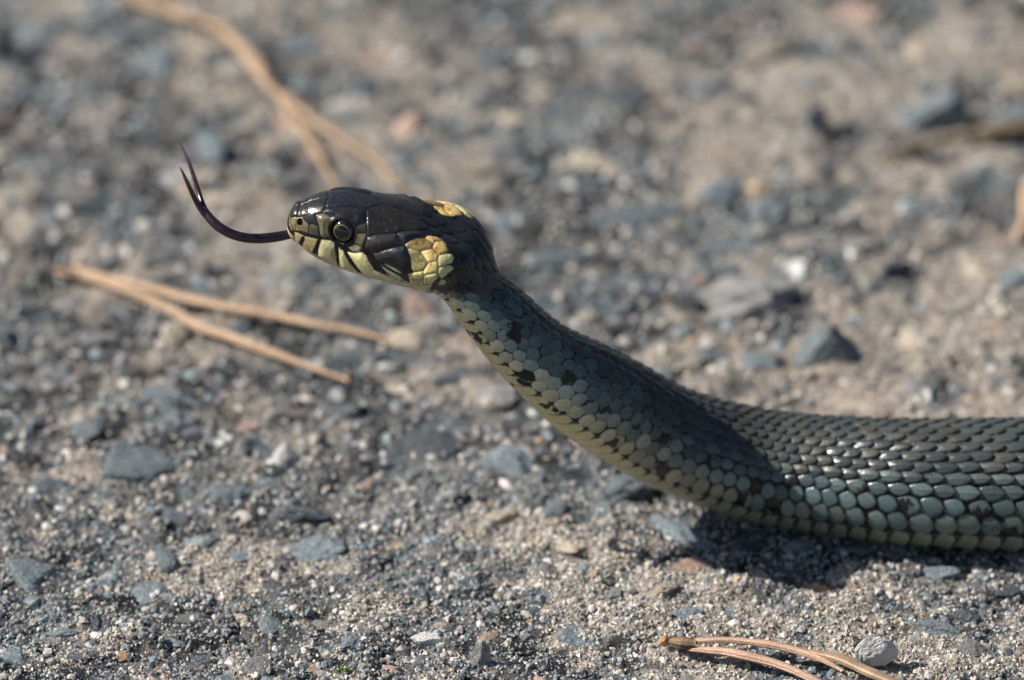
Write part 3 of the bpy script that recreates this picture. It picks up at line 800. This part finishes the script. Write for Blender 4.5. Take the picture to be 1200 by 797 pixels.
# the body scales: overlapping plates, tips towards the tail, the highest one shows
best = np.full(S_.shape, -1.0)
bj, bk, bdu, bdv, bed = (np.zeros(S_.shape) for _ in range(5))
jb = np.floor(V_ + 0.5)
for dj in (-1, 0, 1):
    j = jb + dj
    off = 0.5 * (np.abs(j) % 2)
    jj = np.abs(j)
    kb = np.floor(U_ - off + 0.5)
    for dk in (-1, 0, 1):
        k = kb + dk
        rnd = h2(k + 311, j * SIGN + 57, 3)
        sz = 1 + 0.16 * (h2(k + 5, j * SIGN + 9, 4) - 0.5)
        du = (U_ - off - k + 0.16 * (h2(k + 5, j * SIGN + 19, 5) - 0.5)) / sz
        dv = (V_ - j + 0.14 * (h2(k + 5, j * SIGN + 29, 6) - 0.5)) / sz
        lat = np.clip((jj - 4.5 + 2.5 * NECK) / 2.0, 0, 1) * (0.82 + 0.1 * NECK)
        tipu = 0.57 - 0.06 * lat + 0.05 * (rnd - 0.5)
        # ovals along the back, six-sided shields on the flanks, bare dark skin between them
        t = np.clip((du + 0.12) / (tipu + 0.12), 0, 1)
        wd = (0.58 - 0.07 * NECK) * np.clip(1 - t ** 2.0, 0, 1) ** 0.58
        f_ov = np.maximum(np.abs(dv) / np.maximum(wd, 1e-3), np.where(du > tipu, 9, 0))
        q1, q2 = np.abs(du - 0.02) / (0.485 + 0.025 * NECK), (np.abs(dv) + 0.60 * np.abs(du)) / (0.66 + 0.05 * NECK)
        f_hx = (q1 ** 6 + q2 ** 6) ** (1 / 6)
        f_ = f_ov * (1 - lat) + f_hx * lat
        inside = (du > -0.85 + 0.3 * lat) & (f_ < 0.97 + 0.02 * NECK) & (jj < 8.6)
        ed = np.clip((0.97 + 0.02 * NECK - f_) / (0.30 - 0.12 * NECK), 0, 1)
        hh = 0.34 + (0.62 - 0.22 * lat) * (1.0 - np.clip(0.55 - du, 0, 1.2) ** 1.8) - 0.22 * (dv / 0.6) ** 2 + 0.06 * rnd - 0.20 * (1 - ed) ** 2
        hh = hh + 0.15 * np.exp(-(dv / 0.085) ** 2) * sst(-.5, -.1, du) * sst(7.3, 5.5, jj)
        hh = np.where(inside, hh, -1)
        up = hh > best
        best = np.where(up, hh, best)
        bj, bk, bdu, bdv = np.where(up, j, bj), np.where(up, k, bk), np.where(up, du, bdu), np.where(up, dv, bdv)
        bed = np.where(up, ed, bed)
gap = best < 0
hs = np.where(gap, 0.0, best)
# belly shields
uv = U_ + 0.25 + (A_ - VEN) * 0.016
fu = uv - np.floor(uv)
vent = sst(VEN - 1.0, VEN + 2.5, A_)
hv = 0.20 + 0.75 * fu ** 1.2 * sst(1.0, 0.86, fu) - 0.2 * sst(0.9, 1.0, fu)
hs = hs * (1 - vent) + hv * vent
gap = gap & (vent < 0.5)
rid = h2(bk + 311, np.abs(bj) * SIGN * 2 + bj, 8)
rid2 = h2(bk + 77, np.abs(bj) * SIGN * 2 + bj, 9)
amp = (0.34 + 0.12 * (1 - NECK)) * np.interp(SS, [0, ct[12], ct[14], 2000], [0.3, 0.6, 1, 1])[:, None] * PITCHS[:, None] / 2.6
disp = hs * amp * 1.35

# ----- pigment of neck and body, with shade painted into the mid neck
neck = 1 - sst(50, 92, S_)
row = np.where(vent > 0.5, 9.5, np.abs(bj))
def L3(*c):
    return np.array(c)
def lerp(a, b, t):
    return a + (b - a) * t[..., None]
dors = lerp(L3(.043, .048, .046) + np.zeros(S_.shape + (3,)), L3(.050, .055, .054), neck)
flank = lerp(L3(.073, .108, .110) + np.zeros(S_.shape + (3,)), L3(.13, .16, .155), neck)
col = lerp(dors, flank, sst(4.2, 7.6, row + (rid - 0.5) * 1.2 - 0.9 * neck))
cream = lerp(L3(.17, .19, .155) + np.zeros(S_.shape + (3,)), L3(.38, .335, .19), sst(6.8, 8.4, row))
col = lerp(col, cream, 0.85 * sst(7.2, 9.0, row + (rid2 - .5) * .8) * (0.25 + 0.75 * neck))
bel = lerp(lerp(L3(.19, .205, .15) + np.zeros(S_.shape + (3,)), L3(.60, .52, .28), neck), L3(.16, .18, .17), sst(135, 165, A_) * (1 - 0.7 * neck))
bel = bel * (0.72 + 0.28 * sst(0, 0.25, fu))[..., None]
bel = np.where(((fu > 0.90 - 0.05 * neck - 0.30 * np.exp(-np.clip(A_ - VEN, 0, 99) / 5.0)) | (fu < 0.03 + 0.12 * np.exp(-np.clip(A_ - VEN, 0, 99) / 4.0)))[..., None], L3(.03, .03, .026), bel)
ntab = np.array([[.020, .020, .019], [.022, .022, .021], [.026, .027, .027], [.033, .037, .038], [.041, .060, .066], [.060, .093, .100], [.103, .152, .160], [.24, .295, .28], [.46, .44, .31], [.46, .44, .31]])
rf = np.clip(row + (rid - .5) * 0.9, 0, 9)
ncol = np.stack([np.interp(rf, np.arange(10), ntab[:, i]) for i in range(3)], -1)
ncol = ncol * (0.92 - 0.5 * bdu)[..., None]
ncol = lerp(ncol, ncol * L3(.64, .61, .58), sst(46, 66, S_))  # mid neck darker and browner: its shade is put into the colour
col = lerp(col, ncol, neck ** 0.7)
col = lerp(col, bel, vent)
col = col * (0.78 + 0.44 * rid)[..., None]
tint = (rid2 - 0.5)[..., None] * L3(.012, .0, -.014) * (1 - vent)[..., None] * 0.7
col = np.clip(col + tint, 0.005, 1)
# darker rim on every scale, paler belly of the scale
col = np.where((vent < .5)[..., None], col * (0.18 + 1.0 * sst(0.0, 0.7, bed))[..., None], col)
skin = L3(.018, .018, .020)
col = np.where(gap[..., None], skin, col)
rough = np.where(gap, 0.6, 0.285 + 0.16 * (rid2 - .5) + 0.10 * (fbm(S_ * 1.2, A_ * 0.12, 91, 3) - .5))
# black flecks on the flanks
SC, AC = S_ - 0.55 * bdu * PITCHS[:, None], A_ - 0.55 * bdv * ROWW
SC, AC = np.where(vent > .5, S_, SC), np.where(vent > .5, A_, AC)
metric = lambda s0, a0: np.hypot(SC - s0, np.radians(AC - a0) * Rr[:, None])
wob = fbm(S_ * 1.6, A_ * 0.14, 21, 3) - 0.5
for s0, a0, r0 in SPOTS:
    d = metric(s0, a0) + wob * 1.1
    kk = np.maximum(sst(r0 * 1.30, r0 * 1.1, d), gap * sst(r0 * 2.2, r0 * 1.6, d))
    col = lerp(col, L3(.012, .012, .013), kk)
rs = np.random.default_rng(5)
for s0 in np.arange(ct[25] + 5, ct[-1] - 80, 6.0):
    for a0 in (52 + rs.normal(0, 5), 96 + rs.normal(0, 6)):
        d = metric(s0 + rs.normal(0, 1), a0) + wob * 1.2
        col = lerp(col, L3(.012, .012, .013), sst(1.1, 0.8, d))
# black nape behind the collar
nape = sst(21.6, 22.6, S_) * (1 - sst(27.0, 30.5, S_ + wob * 3 + (A_ - 70) * 0.012)) * sst(VEN - 4, VEN - 10, A_ - np.clip(25.5 - S_, 0, 9) * 1.6)
col = lerp(col, L3(.010, .010, .013) * (0.7 + 0.8 * rid)[..., None], nape)
dn = (1 - sst(28, 40, S_)) * sst(95, 60, A_)
col = lerp(col, col * L3(.6, .75, .85), dn)

# ----- head shields
hm = SS < 27.5
hi = np.where(hm)[0]
sh, ah = S_[hi], A_[hi]
R0 = 6.0
X, Y = sh, np.radians(ah) * R0
loc = np.interp(SS[hi], [0, 0.5, 2, 6, 12, 20], [.3, .45, .62, .8, 1.0, 1.15])[:, None]
pid = np.full(X.shape, -1)
pd = np.zeros(X.shape)
names = list(PLATES)
for n_i, nm in enumerate(names):
    pg = [(a, (0.0 if (b < 6 and nm not in ('parietal_x',)) else math.radians(b) * R0)) for a, b in PLATES[nm]]
    ins = np.zeros(X.shape, bool)
    dmin = np.full(X.shape, 9.0)
    m_ = len(pg)
    for q in range(m_):
        (x1, y1), (x2, y2) = pg[q], pg[(q + 1) % m_]
        c_ = ((y1 > Y) != (y2 > Y)) & (X < (x2 - x1) * (Y - y1) / (y2 - y1 + 1e-12) + x1)
        ins ^= c_
        if y1 == 0 and y2 == 0 and nm in ('frontal', 'internasal_x'):
            continue
        ex, ey = x2 - x1, y2 - y1
        L2 = ex * ex + ey * ey + 1e-12
        t = np.clip(((X - x1) * ex + (Y - y1) * ey) / L2, 0, 1)
        dmin = np.minimum(dmin, np.hypot(X - x1 - t * ex, (Y - y1 - t * ey) * loc))
    pid = np.where(ins, n_i, pid)
    pd = np.where(ins, dmin, pd)
HC = {  # colour of each shield
    'rostral': (.20, .16, .09), 'nasal': (.22, .17, .085), 'loreal': (.085, .075, .05), 'preocular': (.13, .115, .07), 'internasal': (.018, .016, .015),
    'prefrontal': (.019, .020, .022), 'frontal': (.018, .019, .025), 'supraocular': (.016, .017, .021), 'postocular_u': (.055, .05, .045), 'postocular_l': (.17, .15, .085),
    'subocular': (.30, .29, .20), 'parietal': (.016, .0155, .016), 'temporal_a': (.024, .028, .034), 'temporal_p': (.022, .023, .027), 'labial6': (.015, .018, .026),
    'scaleA': (.24, .17, .07), 'scaleB': (.27, .24, .11), 'yellow1': (.66, .47, .17), 'yellow2': (.74, .52, .18), 'yellow3': (.74, .57, .24), 'yellow4': (.66, .59, .29),
    'yellow5': (.72, .55, .22), 'yellow6': (.58, .55, .27), 'yellow7': (.64, .56, .26), 'yellow8': (.55, .52, .25), 'pale9': (.36, .42, .18), 'under': (.46, .38, .20),
    'labial7': (.34, .40, .25), 'labial1': (.40, .33, .17), 'labial2': (.40, .33, .16), 'labial3': (.46, .42, .24), 'labial4': (.52, .46, .25), 'labial5': (.62, .56, .29),
}
tab = np.array([HC[n] for n in names])
on = pid >= 0
hc = tab[np.clip(pid, 0, None)]
n_lo = fbm(X * 0.9, Y * 0.9 + SIGN[hi] * 40, 61, 3)
n_hi = fbm(X * 5, Y * 5 + SIGN[hi] * 40, 62, 3)
isyel = np.isin(pid, [i for i, n in enumerate(names) if n.startswith(('yellow', 'scale', 'pale', 'labial7'))])
hc = hc * (0.72 + 0.56 * n_lo)[..., None] * (0.85 + 0.3 * n_hi)[..., None]
# brownish smudges on the yellow scales, brown bloom on the crown
smudge = isyel * sst(0.52, 0.66, fbm(X * 1.1 + 3, Y * 1.1 + SIGN[hi] * 13, 63, 3)) * 0.75
hc = lerp(hc, hc * L3(.45, .36, .30), smudge)
brown = (~isyel) * sst(0.45, 0.7, fbm(X * 0.5, Y * 0.5, 64, 2)) * (tab[np.clip(pid, 0, None)].max(-1) < .06)
hc = lerp(hc, L3(.030, .022, .017) + 0 * hc, brown * 0.6)
dirt = sst(0.84, 0.88, fbm(X * 9, Y * 9 + SIGN[hi] * 31, 65, 2)) * 0.5
hc = lerp(hc, L3(.30, .27, .2) + 0 * hc, dirt)
sut = sst(np.where(isyel, 0.10, 0.13), 0.04, pd)
dark = np.where(isyel, 0.55, 0.88)
hc = lerp(hc, L3(.012, .011, .011) + 0 * hc, sut * dark)
# black bars on the lips
for b_ in BARS:
    for q in range(len(b_) - 1):
        (x1, a1), (x2, a2) = b_[q], b_[q + 1]
        y1, y2 = math.radians(a1) * R0, math.radians(a2) * R0
        ex, ey = x2 - x1, y2 - y1
        t = np.clip(((X - x1) * ex + (Y - y1) * ey) / (ex * ex + ey * ey), 0, 1)
        d = np.hypot(X - x1 - t * ex, (Y - y1 - t * ey) * loc)
        wb = 0.30 + 0.10 * (n_hi - .5)
        hc = lerp(hc, L3(.014, .013, .014) + 0 * hc, sst(wb + .07, wb - .05, d) * (on & (ah > 80)))
# lower half of the sixth lip shield is black
lab6 = (pid == names.index('labial6'))
hc = lerp(hc, L3(.010, .010, .012) + 0 * hc, lab6 * sst(66, 78, ah + (n_lo - .5) * 14) * sst(15.2, 16.2, X))
# chin and throat
base_h = col[hi]
chin = L3(.50, .44, .26) * (0.8 + 0.4 * n_lo)[..., None]
thr = (~on) * sst(104, 112, ah) * (1 - sst(22.5, 26, X))
base_h = lerp(base_h, chin, thr)
crown = (~on) * (1 - thr) * (1 - sst(24, 27, X))
base_h = lerp(base_h, L3(.012, .012, .015) * (0.6 + 0.9 * rid[hi])[..., None], crown)
col[hi] = np.where(on[..., None], hc, base_h)
rough[hi] = np.where(on, 0.13 + 0.15 * n_lo + 0.10 * n_hi, np.where(crown > .5, 0.34, rough[hi]))
# relief: each shield domed and rounded off at its seams
wid = np.where(isyel, 0.5, 0.42)
hp = np.where(isyel, 0.24, 0.17)
big_ = np.isin(pid, [names.index(n) for n in ('temporal_a', 'temporal_p', 'labial6', 'labial3', 'labial4', 'labial5', 'preocular', 'supraocular')])
wid = np.where(big_, 1.35, wid)
hp = np.where(big_, 0.42, hp)
hp = np.where(np.isin(pid, [names.index('temporal_a'), names.index('labial6'), names.index('temporal_p')]), 0.56, hp)
prof = np.clip(1 - (1 - np.clip(pd / wid, 0, 1)) ** 2, 0, 1)
plate_h = hp * np.where(big_, prof, np.sqrt(prof)) + 0.02 * (n_lo - .5) * sst(0, .4, pd)
fadeh = sst(0.2, 1.0, X)
flat_h = 1.1 * disp[hi] + 0.02
disp[hi] = np.where(on, plate_h * fadeh, flat_h * fadeh * np.where(thr > 0.5, 0.4, 1))
# mouth line
ml = np.exp(-((ah - 132) / 2.2) ** 2) * (1 - sst(15, 18, X)) * sst(0.3, 1.2, X)
disp[hi] -= 0.12 * ml

PS = P0 + NB * disp[..., None]
# eye sockets and nostrils
def surf(s0, a0):
    th0 = math.radians(a0)
    p = base(np.array([s0 - .05, s0, s0 + .05]), np.array([th0 - .01, th0, th0 + .01]))
    n = np.cross(p[2, 1] - p[0, 1], p[1, 2] - p[1, 0])
    n /= np.linalg.norm(n)
    c = np.array([np.interp(s0, sf, cf[:, i]) for i in range(3)])
    if n @ (p[1, 1] - c) < 0:
        n = -n
    return p[1, 1], n
eyes = []
for sg in (1, -1):
    pe, ne = surf(EYE[0], EYE[1] * sg)
    eyes.append((pe, ne))
    d = np.linalg.norm(PS[hi] - pe, axis=-1)
    # lids swell round the eye, the socket drops inside
    PS[hi] += ne * (0.16 * np.exp(-((d - 2.15) / 0.35) ** 2))[..., None]
    PS[hi] -= ne * (1.05 * np.clip(1 - (d / 1.93) ** 2, 0, 1))[..., None]
    col[hi] = lerp(col[hi], L3(.010, .009, .008) + 0 * col[hi], sst(2.28, 2.0, d))
    pn, nn = surf(NOSTRIL[0], NOSTRIL[1] * sg)
    d = np.linalg.norm(P0[hi] - pn, axis=-1)
    PS[hi] -= nn * (0.55 * sst(.56, .34, d))[..., None]
    PS[hi] += nn * (0.06 * np.exp(-((d - .58) / .12) ** 2))[..., None]
    col[hi] = lerp(col[hi], L3(.004, .004, .004) + 0 * col[hi], sst(.58, .46, d))

nr = len(SS)
idx = np.arange(nr * NT).reshape(nr, NT)
jn = np.roll(np.arange(NT), -1)
Fq = np.stack([idx[:-1], idx[1:], idx[1:][:, jn], idx[:-1][:, jn]], -1).reshape(-1, 4)[:, ::-1]
PV = PS.reshape(-1, 3)
tipi = len(PV)
PV = np.concatenate([PV, P0[0].mean(0)[None], P0[-1].mean(0)[None]])
f0 = np.stack([idx[0], idx[0][jn], np.full(NT, tipi)], -1)
f1 = np.stack([idx[-1][jn], idx[-1], np.full(NT, tipi + 1)], -1)
CC = np.concatenate([col.reshape(-1, 3), np.full((2, 3), .04)])
RR = np.concatenate([rough.ravel(), [.4, .4]])

m, nt, p = material("snake_skin")
ca = N(nt, "ShaderNodeAttribute", attribute_name="Col")
ra = N(nt, "ShaderNodeAttribute", attribute_name="Rough")
n1 = obj_noise(nt, 2200, 3, 0.6)
n2 = obj_noise(nt, 5200, 2, 0.6)
r1 = ramp(nt, n1.outputs[0], [(0.3, (.78, .78, .78)), (0.7, (1.22, 1.2, 1.17))])
nt.links.new(mix(nt, 1.0, ca.outputs["Color"], r1.outputs[0], 'MULTIPLY'), p.inputs["Base Color"])
nt.links.new(ra.outputs["Fac"], p.inputs["Roughness"])
sp_ = N(nt, "ShaderNodeMapRange")
for k_, v_ in ((1, .22), (2, .34), (3, .5), (4, .32)):
    sp_.inputs[k_].default_value = v_
nt.links.new(ra.outputs["Fac"], sp_.inputs[0])
nt.links.new(sp_.outputs[0], p.inputs["Specular IOR Level"])
nt.links.new(bump(nt, n1.outputs[0], 0.00012, 0.35).outputs[0], p.inputs["Normal"])
body = mesh_np("body", PV, [Fq, np.concatenate([f0, f1])[:, ::-1]], m, snake, True, cols=CC, rough=RR)

# ----- eyes
def shiny(name, c, rough=0.06, vary=None):
    m, nt, p = material(name)
    n = obj_noise(nt, 3500, 3, 0.6)
    d = tuple(x * 0.6 for x in c)
    r = ramp(nt, n.outputs[0], [(0.35, d), (0.65, vary or c)])
    nt.links.new(r.outputs[0], p.inputs["Base Color"])
    p.inputs["Roughness"].default_value = rough
    p.inputs["Coat Weight"].default_value = 0.6
    p.inputs["Coat Roughness"].default_value = 0.03
    return m
m_ball, m_iris, m_pup = shiny("eye_dark", (.012, .009, .007)), shiny("eye_iris", (.11, .085, .04), .12, (.22, .18, .085)), shiny("eye_pupil", (.004, .004, .006), 0.03)
def cap_mesh(r, a0, a1, ax, rings=24, seg=56):
    up = np.array([0, 0, 1.0])
    x = np.cross(up, ax); x /= np.linalg.norm(x)
    y = np.cross(ax, x)
    t = np.radians(np.linspace(max(a0, 0.4), a1, rings))
    f = np.linspace(0, 2 * math.pi, seg, endpoint=False)
    V = r * (np.cos(t)[:, None, None] * ax + np.sin(t)[:, None, None] * (np.cos(f)[None, :, None] * x + np.sin(f)[None, :, None] * y))
    idx = np.arange(rings * seg).reshape(rings, seg)
    j = np.roll(np.arange(seg), -1)
    F = np.stack([idx[:-1], idx[1:], idx[1:][:, j], idx[:-1][:, j]], -1).reshape(-1, 4)
    V = V.reshape(-1, 3)
    if a0 <= 0:
        V = np.concatenate([V, [r * ax]])
        return V, [F, np.stack([idx[0], idx[0][j], np.full(seg, len(V) - 1)], -1)]
    return V, [F]
for pe, ne in eyes:
    ce = pe - ne * 1.28
    V, F = cap_mesh(2.0, 0, 120, ne, 48)
    eye = mesh_np("eye", V + ce, F, m_ball, snake)
    V, F = cap_mesh(2.012, 35.0, 40.5, ne, 8)
    mesh_np("iris", V + ce, F, m_iris, eye)
    V, F = cap_mesh(2.016, 0, 35.1, ne, 16)
    mesh_np("pupil", V + ce, F, m_pup, eye)

# ----- tongue
tm, nt, p = material("tongue")
n = obj_noise(nt, 900, 3)
nt.links.new(ramp(nt, n.outputs[0], [(0.35, (.008, .005, .008)), (0.65, (.022, .010, .016))]).outputs[0], p.inputs["Base Color"])
p.inputs["Roughness"].default_value = 0.22
p.inputs["Coat Weight"].default_value = 0.3
def tube(pts, rad, seg=18, rings=90, flat=0.8):
    pts = np.array(pts); t = np.concatenate([[0], np.cumsum(np.linalg.norm(np.diff(pts, axis=0), axis=1))])
    q = np.linspace(0, t[-1], rings)
    c = cubic(t, pts, q)
    T = np.gradient(c, axis=0); T /= np.linalg.norm(T, axis=1)[:, None]
    Sd = np.cross(T, BACK); Sd /= np.linalg.norm(Sd, axis=1)[:, None]
    W = np.cross(Sd, T)
    r = np.interp(q, t, rad)[:, None]
    a = np.linspace(0, 2 * math.pi, seg, endpoint=False)
    V = c[:, None] + (r * np.cos(a))[..., None] * Sd[:, None] + (r * np.sin(a) * flat)[..., None] * W[:, None]
    idx = np.arange(rings * seg).reshape(rings, seg); j = np.roll(np.arange(seg), -1)
    return V.reshape(-1, 3), np.stack([idx[:-1], idx[1:], idx[1:][:, j], idx[:-1][:, j]], -1).reshape(-1, 4)
main = [at(356, 270, 0), at(343, 273.5, 0), at(327, 277, 0), at(310, 279.2, -.3), at(292, 279.2, -.6), at(271, 274, -.6), at(252, 262, 0), at(239, 247, 1.0)]
mr_ = [.66, .70, .74, .74, .72, .72, .72, .64]
ta = main[4:7] + [at(241, 247, .8), at(234, 229, 2.0), at(227.5, 208, 5.0), at(220, 187, 10), at(211, 167, 18)]
tb = main[4:7] + [at(237, 248, .6), at(227.5, 231, .5), at(220.5, 216, -2.5), at(216, 206, -6), at(211, 196, -11)]
parts = [tube(main, mr_), tube(ta, [.3, .36, .42, .42, .38, .34, .28, .08]), tube(tb, [.3, .36, .42, .42, .38, .33, .26, .08])]
o_, Vs, Fs = 0, [], []
for V, F in parts:
    Vs.append(V); Fs.append(F + o_); o_ += len(V)
tongue = mesh_np("tongue", np.concatenate(Vs), np.concatenate(Fs), tm, snake)
tongue["label"] = "black forked tongue curving upward"
